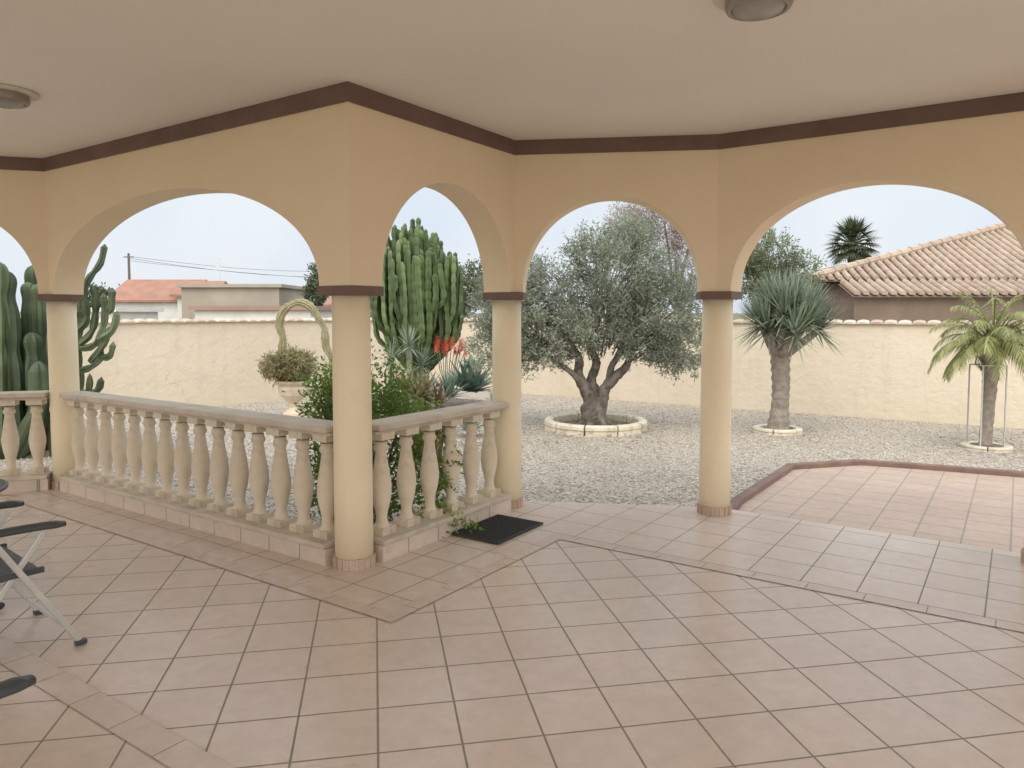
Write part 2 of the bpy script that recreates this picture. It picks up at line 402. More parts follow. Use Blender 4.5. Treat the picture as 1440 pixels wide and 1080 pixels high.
ok=~inpoly(xx,yy,[(p.x,p.y) for p in fo]+[(6.2,-3),(-7.5,-3)])
ok&=~inpoly(xx,yy,K+[(9,1.5),(5.35,2.95),(3.1,4.5),(1.56,5.55)])
ok&=inpoly(xx,yy,[(-14,-4),(16,-4),(WR1.x,WR1.y-.2),(WR0.x,WR0.y-.3),(WL1.x,WL1.y-.2)])
xx=xx[ok];yy=yy[ok];n=len(xx)
s=.006+.009*rng.random(n)*(yy/7)**.3
base=np.array([[1,0,0],[0,1,0],[-1,0,0],[0,-1,0],[0,0,.7],[0,0,-.7]])
V=base[None]*s[:,None,None]*(1+.5*(rng.random((n,6,1))-.5))*np.stack([.8+.6*rng.random(n)]*1+[np.ones(n)]*2,1)[:,None,:]
an=rng.random(n)*6.28; ca,sa=np.cos(an)[:,None],np.sin(an)[:,None]
X=V[:,:,0]*ca-V[:,:,1]*sa; Y=V[:,:,0]*sa+V[:,:,1]*ca
V=np.stack([X+xx[:,None],Y+yy[:,None],V[:,:,2]+GZ+.003+s[:,None]*.2],2).reshape(-1,3)
tf=np.array([[0,1,4],[1,2,4],[2,3,4],[3,0,4],[1,0,5],[2,1,5],[3,2,5],[0,3,5]])
F=(np.arange(n)[:,None,None]*6+tf[None]).reshape(-1,3)
m=MB(); m.v=V.tolist(); m.f=F.tolist(); m.r=np.repeat(rng.random(n),8).tolist()
mk('pebbles',m,M_peb,kind='stuff',label='loose pale pebbles covering the garden gravel',cat='gravel')
m=MB()
for cx,cy,R,nn in ((1.17,10.3,1.7,900),(3.6,10.0,.9,160),(-.5,9,1.6,300),(5.7,8.8,.7,90)):
    for k in range(nn):
        a=random.random()*6.28; r=R*abs(random.gauss(0,.55)); x=cx+r*math.cos(a); y=cy+r*math.sin(a)
        if y<5.9: continue
        z=GZ+.022+(.05 if math.hypot(x-cx,y-cy)<.55 and R>1.65 else 0); b=random.random()*6.28; l=random.uniform(.03,.06); w2=l*.22; t=random.uniform(0,.012)
        dx_,dy_=math.cos(b),math.sin(b); m.add([(x,y,z),(x+dx_*l/2-dy_*w2,y+dy_*l/2+dx_*w2,z+t),(x+dx_*l,y+dy_*l,z+.004),(x+dx_*l/2+dy_*w2,y+dy_*l/2-dx_*w2,z+t*.5)],[(0,1,2,3)])
mk('fallen_leaves',m,M_litter,kind='stuff',label='dry fallen leaves scattered over the gravel',cat='leaves')

# ------------------------------------------------------------------ balustrades
prof=[(.058,.0),(.058,.045),(.044,.05),(.037,.075),(.034,.105),(.040,.14),(.054,.20),(.063,.26),(.064,.30),(.056,.36),(.044,.43),(.036,.49),(.034,.51),(.046,.525),(.046,.545),(.038,.555),(.040,.575),(.056,.59),(.056,.625)]
m=MB(); m.lathe(prof[1:-2],(0,0,0),24); m.box((0,0,.022),(.125,.125,.046),0); m.box((0,0,.6115),(.12,.12,.045),0)
bme=bpy.data.meshes.new('baluster'); bme.from_pydata(m.v,[],m.f); bme.materials.append(M_stone)
for i_,p in enumerate(bme.polygons): p.use_smooth=(len(p.vertices)==4 and i_<len(bme.polygons)-12)
def balus(A,B,n,lab,t0=.12,t1=.12):
    d=(B-A).normalized(); L=(B-A).length; an=math.atan2(d.y,d.x)
    e=empty('balustrade',(A.x,A.y,0),lab,'balustrade','stone balustrades around the veranda')
    P0=A+d*t0; P1=B-d*t1; c=(P0+P1)/2; l=(P1-P0).length
    m=MB(); m.box((c.x,c.y,.05),(l,.24,.1),an); mk('kerb_base',m,M_bord,e)
    m=MB(); m.box((c.x,c.y,.118),(l-.004,.27,.035),an); mk('plinth',m,M_rail,e,bev=.008)
    m=MB(); m.box((c.x,c.y,.778),(l-.002,.15,.022),an); m.box((c.x,c.y,.8105),(l-.004,.21,.042),an); mk('rail',m,M_rail,e,bev=.012)
    for k in range(n):
        p=P0+d*(l*(k+.5)/n)
        o=bpy.data.objects.new('baluster',bme); o.location=(p.x,p.y,.1345); o.rotation_euler=(random.uniform(-.008,.008),random.uniform(-.008,.008),an+random.uniform(-.06,.06)); link(o,e)
balus(PLV[2],PLV[3],15,'long cast stone balustrade between two cream columns')
balus(PLV[3],PLV[4],6,'short cast stone balustrade beside the dark doormat')
balus(PLV[1],PLV[2],7,'cast stone balustrade in front of the large cactus')

# doormat
m=MB(); da=math.atan2(1.35,.9); m.box((-.10,5.03,.014),(.56,.40,.012),da)
for k in range(26):
    t=-.26+k*.0208; m.box((-.10+t*math.cos(da),5.03+t*math.sin(da),.0225),(.009,.36,.005),da)
mk('doormat',m,M_mat,label='dark ribbed rubber doormat on the tiled floor',cat='doormat')

# ------------------------------------------------------------------ chairs and table
def armmb(y):
    m=MB(); path=[];rad=[]
    for k in range(15):
        t=k/14; x=-.50+.53*t; z=.572+.012*math.sin(t*math.pi)-.03*max(0,t-.8)*5*(t-.8); path.append((x,y,z)); rad.append(.026*(1 if .06<t<.94 else .7))
    m.tube(path,rad,12); 
    m.v=[(a,y+(b-y)*1.15,.57+(c-.57)*.66) for a,b,c in m.v]; return m
def chair(loc,ang,lab):
    e=empty('garden_chair',(0,0,0),lab,'chair','folding garden chairs')
    for y in(-.27,.27):
        mk('armrest',armmb(y),M_dark,e,True)
        for a,b,yy_ in(((-.24,.545),(.075,.02),y*.98),((-.04,.545),(-.42,.02),y*.9)):
            m=MB(); m.bar((a[0],yy_,a[1]),(b[0],yy_,b[1]),.016,.026); lg=mk('leg',m,M_alu,e,bev=.004)
            m=MB(); m.box((b[0]+.004,yy_,.012),(.05,.028,.022)); s=mk('foot',m,M_dark,None,bev=.005); s.parent=lg
    for x,w in((.03,.26),(-.37,.24)):
        m=MB(); m.bar((x,-w,.09),(x,w,.09),.014,.014); mk('crossbar',m,M_alu,e)
    m=MB(); v=[];f=[]
    for k in range(11):
        t=k/10; x=-.42+.36*t; z=.40-.03*math.sin(t*math.pi)-(.02 if t>.9 else 0)
        for y in(-.24,.24): v+=[(x,y,z),(x,y,z-.012)]
    for k in range(10):
        q=4*k;w=q+4; f+=[(q,w,w+2,q+2),(q+1,q+3,w+3,w+1),(q,q+1,w+1,w),(q+2,w+2,w+3,q+3)]
    f+=[(0,2,3,1),(40,41,43,42)]; m.add(v,f); mk('seat',m,M_fab,e)
    for y in(-.25,.25):
        m=MB(); m.bar((-.43,y,.38),(-.05,y,.38),.018,.026); mk('seat_frame',m,M_dark,e,bev=.004)
        m=MB(); m.bar((-.44,y,.40),(-.72,y,1.08),.022,.034); mk('backrest_frame',m,M_dark,e)
    m=MB(); m.add([(-.445,-.23,.43),(-.445,.23,.43),(-.71,.23,1.06),(-.71,-.23,1.06),(-.457,-.23,.43),(-.457,.23,.43),(-.722,.23,1.06),(-.722,-.23,1.06)],[(0,1,2,3),(7,6,5,4),(0,3,7,4),(1,5,6,2),(0,4,5,1),(3,2,6,7)]); mk('backrest',m,M_fab,e)
    e.location=loc; e.rotation_euler=(0,0,ang)
def place(N_,ang):
    c,s=math.cos(ang),math.sin(ang); return (N_[0]-(.27*s),N_[1]+.27*c,.002)
chair(place((-2.00,3.20),math.radians(50)),math.radians(50),'folding garden chair with grey metal legs and dark armrests')
chair(place((-1.235,1.80),math.radians(64)),math.radians(64),'folding garden chair showing only one dark armrest')
tx,ty=-3.10,3.82
e=empty('garden_table',(tx,ty,0),'small round garden table with dark curved feet','table')
m=MB(); m.lathe([(.05,.535),(.37,.54),(.385,.548),(.385,.56),(.37,.566),(.05,.567)],(tx,ty,0),40); mk('table_top',m,M_dark,e,True)
m=MB(); m.lathe([(.03,.2),(.022,.3),(.022,.5),(.06,.534)],(tx,ty,0),16); mk('table_stem',m,M_dark,e,True)
for k in range(3):
    a=math.radians(-18+120*k); m=MB(); path=[(tx+math.cos(a)*r,ty+math.sin(a)*r,z) for r,z in((.0,.24),(.10,.25),(.24,.21),(.40,.12),(.50,.035),(.55,.02))]
    m.tube(path,.018,10); mk('table_foot',m,M_dark,e,True)

def clight(x,y):
    e=empty('ceiling_light',(x,y,CH),'round bulkhead ceiling light with darker metal rim','ceiling light','veranda ceiling lights')
    m=MB(); m.lathe([(.175,-.001),(.175,-.012),(.16,-.018)],(x,y,CH),40); mk('mounting_plate',m,M_lampw,e,True)
    m=MB(); m.lathe([(.128,-.016),(.130,-.05),(.122,-.066),(.108,-.07),(.104,-.062),(.1,-.05)],(x,y,CH),40,cap=False); mk('rim',m,M_lampb,e,True)
    m=MB(); m.lathe([(.106,-.056),(.095,-.072),(.06,-.084),(.001,-.088)],(x,y,CH),32,cap=False); mk('glass_cover',m,M_glass,e,True)
clight(.98,3.02); clight(-2.92,4.33)

# ------------------------------------------------------------------ garden walls
def gwall(A,B,lab,zt=1.33):
    d=(B-A).normalized(); L=(B-A).length; nr=Vector((d.y,-d.x))
    if nr.y>0: nr=-nr
    e=empty('garden_wall',(A.x,A.y,GZ),lab,'wall','rendered garden boundary walls')
    a=A+nr*.1; b=B+nr*.1; c=A-nr*.1; dd=B-nr*.1
    m=MB(); m.add([(a.x,a.y,GZ-.05),(b.x,b.y,GZ-.05),(b.x,b.y,zt),(a.x,a.y,zt),(c.x,c.y,GZ-.05),(dd.x,dd.y,GZ-.05),(dd.x,dd.y,zt),(c.x,c.y,zt)],[(0,1,2,3),(5,4,7,6),(3,2,6,7),(1,5,6,2),(4,0,3,7)])
    o=mk('wall_body',m,M_gwall,e); uv=o.data.uv_layers.new()
    for p in o.data.polygons:
        for li in p.loop_indices:
            co=o.data.vertices[o.data.loops[li].vertex_index].co; uv.data[li].uv=((Vector((co.x,co.y))-A).dot(d),co.z)
    m=MB(); n=int(L/.19)
    for k in range(n):
        s=(k+.5)*L/n; p=A+d*s; q0=p+nr*.15; q1=p-nr*.15; j=random.uniform(-.004,.004)
        for (pa,za,pb,zb) in ((q0,zt,p,zt+.035),(p,zt+.035,q1,zt)):
            v=[];f=[]
            for t in(0,1):
                cc=pa.lerp(pb,t); z=za+(zb-za)*t+j
                for i in range(7):
                    an=math.pi*i/6; o2=d*(math.cos(an)*.09); v.append((cc.x+o2.x,cc.y+o2.y,z+math.sin(an)*.032))
            for i in range(6): f.append((i,i+1,8+i,7+i))
            f.append(tuple(range(6,-1,-1)))
            m.add(v,f,random.random())
    m.box(((A.x+B.x)/2,(A.y+B.y)/2,zt+.006),(L,.27,.018),math.atan2(d.y,d.x),.5)
    mk('coping',m,M_cope,e)
gwall(WR0,WR1,'long cream rendered wall with tile coping behind the trees')
gwall(WR0+Vector((-.12,-.13)),WL1,'cream rendered wall with terracotta tile coping behind the urn',1.34)

# ------------------------------------------------------------------ olive tree
ox,oy=1.17,10.3
e=empty('olive_tree',(ox,oy,GZ),'old grey green olive tree with several twisted stems','tree')
m=MB()
def limb(m,pts,r0,r1,sides=10,jit=.06,sub=5):
    P=[Vector(p) for p in pts]; path=[];n=len(P)
    for i in range(n-1):
        p0=P[max(i-1,0)];p1=P[i];p2=P[i+1];p3=P[min(i+2,n-1)]
        for k in range(sub):
            t=k/sub; path.append(.5*((2*p1)+(-p0+p2)*t+(2*p0-5*p1+4*p2-p3)*t*t+(-p0+3*p1-3*p2+p3)*t**3))
    path.append(P[-1]); N_=len(path)
    m.tube(path,[(r0+(r1-r0)*(i/(N_-1)))*(1+random.uniform(-jit,jit)) for i in range(N_)],sides,jit=jit)
limb(m,[(ox,oy,GZ-.03),(ox-.02,oy,.0),(ox-.04,oy,.14),(ox-.02,oy,.34)],.20,.13,16,.10)
limb(m,[(ox-.03,oy,.0),(ox-.07,oy,.24),(ox-.15,oy-.05,.44),(ox-.24,oy+.02,.64),(ox-.24,oy,.87),(ox-.42,oy,1.15),(ox-.7,oy,1.6)],.11,.03,12,.08)
limb(m,[(ox,oy,.05),(ox+.02,oy+.05,.3),(ox-.05,oy+.1,.55),(ox+.02,oy+.1,.8),(ox-.05,oy+.05,1.1),(ox+.2,oy,1.9)],.10,.03,12,.08)
limb(m,[(ox+.03,oy,.0),(ox+.08,oy,.24),(ox+.12,oy-.05,.44),(ox+.27,oy-.08,.62),(ox+.42,oy-.05,.76),(ox+.52,oy,.98),(ox+.85,oy,1.3)],.105,.03,12,.08)
limb(m,[(ox+.18,oy-.06,.50),(ox+.22,oy,.75),(ox+.36,oy,1.0),(ox+.6,oy,1.7)],.06,.025)
limb(m,[(ox-.2,oy,.5),(ox-.35,oy-.1,.68),(ox-.6,oy-.1,.85),(ox-.95,oy,1.15)],.05,.02)
limb(m,[(ox-.3,oy,.9),(ox-.7,oy+.1,1.1),(ox-1.2,oy,1.35)],.05,.015)
for sg in range(6):
    a=sg*1.05; limb(m,[(ox+.26*math.cos(a),oy+.26*math.sin(a),GZ+.02),(ox+.13*math.cos(a),oy+.13*math.sin(a),.0),(ox+.07*math.cos(a),oy+.07*math.sin(a),.2)],.045,.06,8,.12)
lob=[((-.05,10.3,1.42),(.50,.5,.60)),((-.25,10.3,1.75),(.24,.3,.36)),((.48,10.3,1.75),(.38,.45,.46)),((1.50,10.3,2.02),(.66,.7,.62)),((2.12,10.3,1.62),(.48,.55,.60)),
     ((2.25,10.2,1.02),(.52,.45,.30)),((1.15,10.1,1.38),(.6,.5,.42)),((1.66,10.3,2.60),(.34,.36,.25)),((-.15,10.2,.96),(.44,.4,.32)),((.45,10.1,1.10),(.42,.4,.32)),((.12,10.3,2.08),(.2,.25,.22)),((.98,10.3,2.40),(.25,.3,.22)),((1.75,10.0,1.2),(.4,.3,.35))]
cm=crown_mb(lob,1500,38,.08,.062,.018,.45,.25)
for k in rng.choice(len(cm.cc),200,replace=False):
    c=Vector(cm.cc[k]); b=Vector((ox+(c.x-ox)*.6,oy+(c.y-oy)*.5,max(.85,c.z-.3))); mid=b.lerp(c,.5)+Vector((0,0,.04))
    m.tube([b,mid,c],[.011,.007,.003],5,cap=False)
mk('trunk',m,M_bark,e,True); mk('crown',cm,F_olive,e)
def ring(cx,cy,R,n,h,w,lab):
    e=empty('planter_ring',(cx,cy,GZ),lab,'planter','cream edging rings around trees')
    m=MB()
    for k in range(n):
        a0=2*math.pi*(k+.03)/n; a1=2*math.pi*(k+.97)/n; v=[];f=[]
        prof_=[(w/2,0),(w*.42,h*.45),(w*.55,h*.55),(w*.5,h*.85),(w*.3,h),(-w*.3,h),(-w*.5,h*.85),(-w/2,0)]
        ns=6
        for i in range(ns+1):
            a=a0+(a1-a0)*i/ns
            for dr,z in prof_: v.append((cx+(R+dr)*math.cos(a),cy+(R+dr)*math.sin(a),GZ+z))
        q=len(prof_)
        for i in range(ns):
            for j in range(q-1): f.append((i*q+j,(i+1)*q+j,(i+1)*q+j+1,i*q+j+1))
        f.append(tuple(range(q))); f.append(tuple(ns*q+j for j in range(q-1,-1,-1)))
        m.add(v,f)
    mk('edging',m,M_ring,e)
    m=MB(); m.lathe([(R,.0),(R,.03),(R*.5,.05),(.01,.06)],(cx,cy,GZ),32,cap=False); mk('soil_bed',m,M_soil,e,True)
ring(1.17,10.3,.66,10,.14,.11,'round cream scalloped edging ring around the olive tree')

# ------------------------------------------------------------------ dragon tree
dx,dy=3.62,10.0
e=empty('dragon_tree',(dx,dy,GZ),'dragon tree with thick ringed trunk and spiky crown','tree')
m=MB(); P=[];R=[]
for k in range(30):
    t=k/29; P.append((dx+.03*math.sin(t*3),dy,GZ+1.12*t)); R.append((.155-.05*min(1,t*3)+.02*t)*(1+.06*math.sin(t*60)))
m.tube(P,R,16,jit=.05)
heads=[]
for k in range(16):
    a=k*2.4; r=.42*math.sqrt((k+.5)/16); h=1.62-.95*r*r/.42+.06*math.sin(k*1.9)
    p=Vector((dx+.10+r*math.cos(a),dy+r*math.sin(a),h)); heads.append((p,Vector((math.cos(a)*r*1.5,math.sin(a)*r*1.5,.8)).normalized()))
    m.tube([(dx,dy,.88),(dx+.04+.5*r*math.cos(a),dy+.5*r*math.sin(a),.88+(h-.88)*.45),p],[.07,.055,.045],8)
mk('trunk',m,M_bark2,e,True)
m=MB()
for p,ax in heads: rosette(m,p,90,.49,.028,-14,88,.10,ax,lambda t:.9 if t<.5 else (1-t)*1.8+.02,seg=3,jit=.10)
mk('crown',m,F_drag,e)
ring(3.62,10.0,.27,6,.07,.09,'small pale edging ring around the dragon tree')

# ------------------------------------------------------------------ young palm
px,py=5.68,8.77
e=empty('palm_tree',(px,py,GZ),'young yellow green date palm with slim trunk','tree')
m=MB(); P=[];R=[]
for k in range(26):
    t=k/25; P.append((px-.02+.05*t,py,GZ+1.18*t)); R.append((.072-.02*math.sin(t*3.1)+.03*t)*(1+.12*(k%2)))
m.tube(P,R,14,jit=.08)
for k in range(26):
    a=k*2.4; z=.80+k*.012; m.tube([(px+.07*math.cos(a),py+.07*math.sin(a),z),(px+.12*math.cos(a),py+.12*math.sin(a),z+.08)],[.022,.014],5)
mk('trunk',m,M_bark2,e,True)
def fronds(m,c,n,L,lf,e0,e1,droop,nl=26,w=.012):
    for i in range(n):
        az=i*2.39996; el=math.radians(e0+(e1-e0)*i/n); d=Vector((math.cos(az)*math.cos(el),math.sin(az)*math.cos(el),math.sin(el)))
        p=Vector(c)+d*.05; l=L*random.uniform(.85,1.12); path=[p.copy()]
        for k in range(nl):
            d=(d+Vector((0,0,-droop/nl*(.6+1.6*k/nl)))).normalized(); p=p+d*l/nl; path.append(p.copy())
            if k>1:
                t=k/nl; sd=d.cross(Vector((0,0,1))); 
                if sd.length<.05: continue
                sd.normalize(); ll=lf*math.sin(math.pi*(.18+.77*t))**.6
                for sg in(-1,1):
                    blade(m,p,sd*sg*.8+d*.8+Vector((0,0,random.uniform(-.15,.35))),ll*random.uniform(.8,1.1),w,1.3,3,lambda t:(1-t)*.9+.08)
        m.tube(path[::5]+[path[-1]],[.008]*len(path[::5])+[.003],5,cap=False)
m=MB(); fronds(m,(px+.03,py,1.08),46,.72,.22,2,84,1.5,40,.016)
mk('crown',m,F_palm,e)
e=empty('tree_guard',(px,py,GZ),'thin grey metal post frame supporting the young palm','tree support')
CN=[(-.14,-.1),(.14,-.1),(.14,.16),(-.14,.16)]
for ddx,ddy in CN:
    m=MB(); m.bar((px+ddx,py+ddy,GZ),(px+ddx,py+ddy,.88),.013,.013); mk('post',m,M_alu,e)
for z in(.88,):
    for k in range(4):
        a,b=CN[k],CN[(k+1)%4]; m=MB(); m.bar((px+a[0],py+a[1],z),(px+b[0],py+b[1],z),.012,.012); mk('crossbar',m,M_alu,e)
ring(px,py,.22,6,.05,.09,'low rough edging ring around the young palm')

# ------------------------------------------------------------------ euphorbia & cacti
def stem(m,pts,r,ribs=5,amp=.38,seglen=.22,sides=20,taper=1.0,jit=0):
    P=[Vector(p) for p in pts]; path=[];n=len(P)
    for i in range(n-1):
        p0=P[max(i-1,0)];p1=P[i];p2=P[i+1];p3=P[min(i+2,n-1)]; sub=max(3,int((p2-p1).length/.05))
        for k in range(sub):
            t=k/sub; path.append(.5*((2*p1)+(-p0+p2)*t+(2*p0-5*p1+4*p2-p3)*t*t+(-p0+3*p1-3*p2+p3)*t**3))
    path.append(P[-1]); N_=len(path); rad=[];acc=0
    tot=sum((path[i+1]-path[i]).length for i in range(N_-1))
    for i in range(N_):
        if i: acc+=(path[i]-path[i-1]).length
        q=r*(1-.28*abs(math.cos(math.pi*acc/seglen))**5)*(1+(taper-1)*acc/tot)
        end=tot-acc
        if end<r*1.3: q*=max(.12,math.sqrt(max(0,1-(1-end/(r*1.3))**2)))
        rad.append(q)
    m.tube(path,rad,sides,ribs,amp,r=random.random(),jit=jit)
ex,ey=-1.55,12.0
m=MB(); stem(m,[(ex,ey,GZ),(ex,ey,.4),(ex,ey,1.2)],.13)
NS=125
for k in range(NS):
    a=k*2.39996; rr=.72*math.sqrt((k+.5)/NS); h0=.45+.7*random.random(); top=3.0-.62*(rr/.72)**2+random.uniform(-.34,.04)
    cx,cy=ex+rr*math.cos(a),ey+.8*rr*math.sin(a); jx=random.uniform(-.03,.03)
    stem(m,[(ex,ey,h0),(ex+.6*rr*math.cos(a),ey+.5*rr*math.sin(a),h0+.10+.3*random.random()),(cx*1.0+jx,cy,h0+.6),(cx-jx*.5,cy,(h0+.6+top)/2),(cx+random.uniform(-.05,.05),cy,top)],random.uniform(.042,.056),4,.5,.17,12)
mk('candelabra_euphorbia',m,F_euph,label='tall many stemmed green candelabra euphorbia by the wall',cat='cactus',smooth=False)
m=MB()
for i_ in range(22):
    x=-6.35+1.12*(i_*.618%1); y=8.1+1.0*random.random(); t=random.uniform(1.35,2.2)-(.5 if x>-5.4 else 0)
    stem(m,[(-5.8+(x+5.8)*.5,y,GZ),(x,y,.45),(x+random.uniform(-.06,.06),y,t)],random.uniform(.10,.13),6,.35,.6)
mk('columnar_cactus',m,F_cact,label='thick dark green columnar cactus behind the balustrade',cat='cactus')
m=MB(); cy=8.3
stem(m,[(-5.15,cy,GZ),(-5.12,cy,.5),(-5.1,cy,1.9)],.11,5,.35,.5)
for pts in ([(-5.1,cy,.55),(-4.93,cy,.72),(-4.88,cy,1.2),(-4.86,cy,1.55)],[(-5.1,cy,.95),(-4.9,cy,1.1),(-4.82,cy,1.5),(-4.80,cy,1.95)],[(-5.08,cy,.35),(-4.85,cy,.5),(-4.76,cy,.66),(-4.74,cy,.82)],
            [(-4.83,cy,1.1),(-4.66,cy,1.15),(-4.58,cy,1.4),(-4.57,cy,1.72)],[(-4.83,cy,1.15),(-4.72,cy,1.3),(-4.68,cy,1.6),(-4.70,cy,1.8)],[(-4.8,cy,1.6),(-4.72,cy,1.85),(-4.60,cy,2.05),(-4.56,cy,2.27)],
            [(-4.87,cy,.85),(-4.7,cy,.9),(-4.62,cy,1.02),(-4.60,cy,1.25)],[(-4.83,cy,1.5),(-4.86,cy,1.9),(-4.8,cy,2.2)],[(-4.9,cy,1.25),(-4.98,cy,1.6),(-4.95,cy,2.05)],[(-4.62,cy,1.2),(-4.48,cy,1.3),(-4.44,cy,1.52)],[(-4.62,cy,1.0),(-4.5,cy,1.02),(-4.46,cy,1.18)],
            [(-4.75,cy,.95),(-4.6,cy,1.1),(-4.52,cy,1.35)],[(-4.85,cy,1.3),(-4.76,cy,1.42),(-4.75,cy,1.68)],[(-4.58,cy,1.5),(-4.50,cy,1.55),(-4.47,cy,1.78)],[(-4.9,cy,.6),(-4.68,cy,.62),(-4.62,cy,.78)],[(-4.85,cy,1.75),(-4.92,cy,1.95),(-4.9,cy,2.2)]):
    stem(m,[(p[0],p[1]+random.uniform(-.06,.06),p[2]) for p in pts],.045,4,.4,.2,14)
mk('branching_cactus',m,F_cact,label='branching candelabra cactus with short upturned arms',cat='cactus')
# urn
ux,uy=-3.32,11.2
m=MB(); m.lathe([(.17,0),(.17,.05),(.12,.08),(.07,.14),(.07,.20),(.11,.24),(.20,.33),(.23,.42),(.22,.47),(.27,.52),(.27,.55),(.22,.55),(.2,.5),(.01,.5)],(ux,uy,GZ+.05),32,cap=False)
m.box((ux,uy,GZ+.03),(.42,.42,.06),0)
mk('urn_planter',m,M_stone,smooth=False,label='pale stone pedestal urn holding shaggy succulents',cat='planter')
m=crown_mb([((ux-.06,uy,.70),(.34,.30,.16))],400,22,.05,.09,.016,-.2,.3)
mk('succulent',m,F_mound,label='shaggy brown green succulent mound in the stone urn',cat='plant')
m=MB()
stem(m,[(-3.40,uy,.55),(-3.49,uy,.85),(-3.47,uy,1.10),(-3.52,uy,1.35),(-3.42,uy,1.56),(-3.24,uy,1.66),(-3.05,uy,1.60),(-2.93,uy,1.42),(-2.84,uy,1.26),(-2.82,uy,1.0),(-2.74,uy,.82),(-2.72,uy,.58)],.070,9,.4,.6,27,taper=.78,jit=.10)
sp=list(m.v)
for k in range(0,len(sp)):
    p=Vector(sp[k]); m.add([p,p+Vector((random.uniform(-.05,.05),random.uniform(-.05,.05),random.uniform(-.05,.05))),p+Vector((.006,0,.006))],[(0,1,2)],random.uniform(.3,1))
mk('arching_cactus',m,F_cer,label='tan yellow spiny cactus arching over from the urn',cat='cactus')
# near bush
lobs=[((-1.38,5.55,.82),(.14,.18,.28)),((-1.15,5.45,.84),(.28,.24,.30)),((-.88,5.55,.80),(.20,.2,.30)),((-1.1,5.35,.3),(.34,.24,.38)),((-1.38,5.5,.3),(.12,.2,.38)),((-.72,5.4,.3),(.14,.16,.3))]
e=empty('bush',(-1.15,5.5,GZ),'leafy green shrub growing up behind the balustrades','bush')
m=crown_mb(lobs,420,28,.075,.038,.018,.4,.1,GZ+.01)
t=MB()
for k in range(70):
    c=Vector(m.cc[k]); b=Vector((-1.15+random.uniform(-.1,.1),5.5,GZ)); t.tube([b,b.lerp(c,.5)+Vector((random.uniform(-.05,.05),0,.05)),c],[.012,.008,.003],5,cap=False)
mk('branches',t,M_bark,e); mk('leaves',m,F_bush,e)
m=crown_mb([((-.55,5.05,.25),(.10,.14,.18)),((-.42,5.00,.05),(.15,.14,.05)),((-.50,5.10,.45),(.08,.1,.15))],64,20,.05,.04,.018,-.2,.1,.012)
t=MB(); t.tube([(-.75,5.4,.5),(-.58,5.12,.40),(-.5,4.98,.2),(-.40,4.93,.03)],.006,5); 
m.add(t.v,t.f,.2)
mk('trailing_plant',m,F_bush,label='green shoots trailing through the balusters onto the floor',cat='plant')
def lp(t): return (.8+.5*t if t<.4 else (1-t)*1.6+.03)
m=MB()
for c,ax in (((-1.0,7.9,.58),(-.2,-.2,1)),((-.80,8.0,.50),(.4,-.3,1)),((-.95,7.8,.3),(0,-.8,.7)),((-.75,7.9,.22),(.5,-.5,.7)),((-1.25,8.0,.45),(-.5,-.2,1)),((-.95,8.1,.62),(.1,0,1)),((-1.15,7.9,.66),(-.2,-.2,1))):
    rosette(m,c,34,.25,.045,-25,75,.3,ax,lp); m.tube([(c[0]*.5-.45,8,GZ),c],[.05,.03],8)
mk('aloe',m,F_aloe,label='reddish brown aloe rosettes on leaning stems',cat='plant')
for c in ((-1.46,10.5,1.02),(-1.74,10.6,.82),(-1.30,10.6,.74)):
    m=MB(); rosette(m,c,60,.32,.024,-30,85,.35); m.tube([(c[0],10.55,GZ),c],[.06,.04],8)
    mk('yucca',m,F_drag,label='spiky green yucca rosette in front of the euphorbia',cat='plant',group='yucca rosettes')
m=MB(); rosette(m,(-.70,12.6,.15),64,.60,.16,5,80,.15,None,lp)
mk('agave',m,F_agave,label='large blue green agave rosette near the wall corner',cat='plant',group='garden agaves')
for c,l in (((-1.35,11.4,.1),.5),((-.55,9.6,-.05),.28),((-.2,11.6,0),.3)):
    m=MB(); rosette(m,c,34,l,l*.22,5,80,.2,None,lp)
    mk('agave',m,F_agave,label='smaller green agave rosette beside the euphorbia',cat='plant',group='garden agaves')
e=empty('flowering_aloe',(-1.0,11.6,GZ),'aloe with branching coral red flower spikes','plant')
m=MB(); fl=MB()
rosette(m,(-1.0,11.7,.15),36,.42,.07,0,75,.25,None,lp)
for k in range(11):
    x=-1.20+.048*k; top=(x+random.uniform(-.03,.03),11.6+random.uniform(-.1,.1),1.0+.07*math.sin(k*1.7)); b=(-1.0,11.7,.15)
    m.tube([b,(x*.6-.42,11.67,.6),top],[.012,.008,.006],5)
    for j in range(48):
        t=j/48; a=j*2.4; c=Vector(top)+Vector((0,0,-.17*t+.07)); blade(fl,c,(math.cos(a)*.9,math.sin(a)*.9,.35-.7*t),.062,.030,.6,2)
mk('leaves',m,F_agave,e); mk('flowers',fl,F_red,e)
m=MB(); P=[]
for k in range(24):
    a=2*math.pi*k/24; P.append((-1.6+1.5*math.cos(a)*(1+.1*math.sin(3*a)),12.3+1.7*math.sin(a)))
m.add([(p[0],p[1],GZ+.012) for p in P],[tuple(range(24))]); mk('soil',m,M_soil,kind='structure')

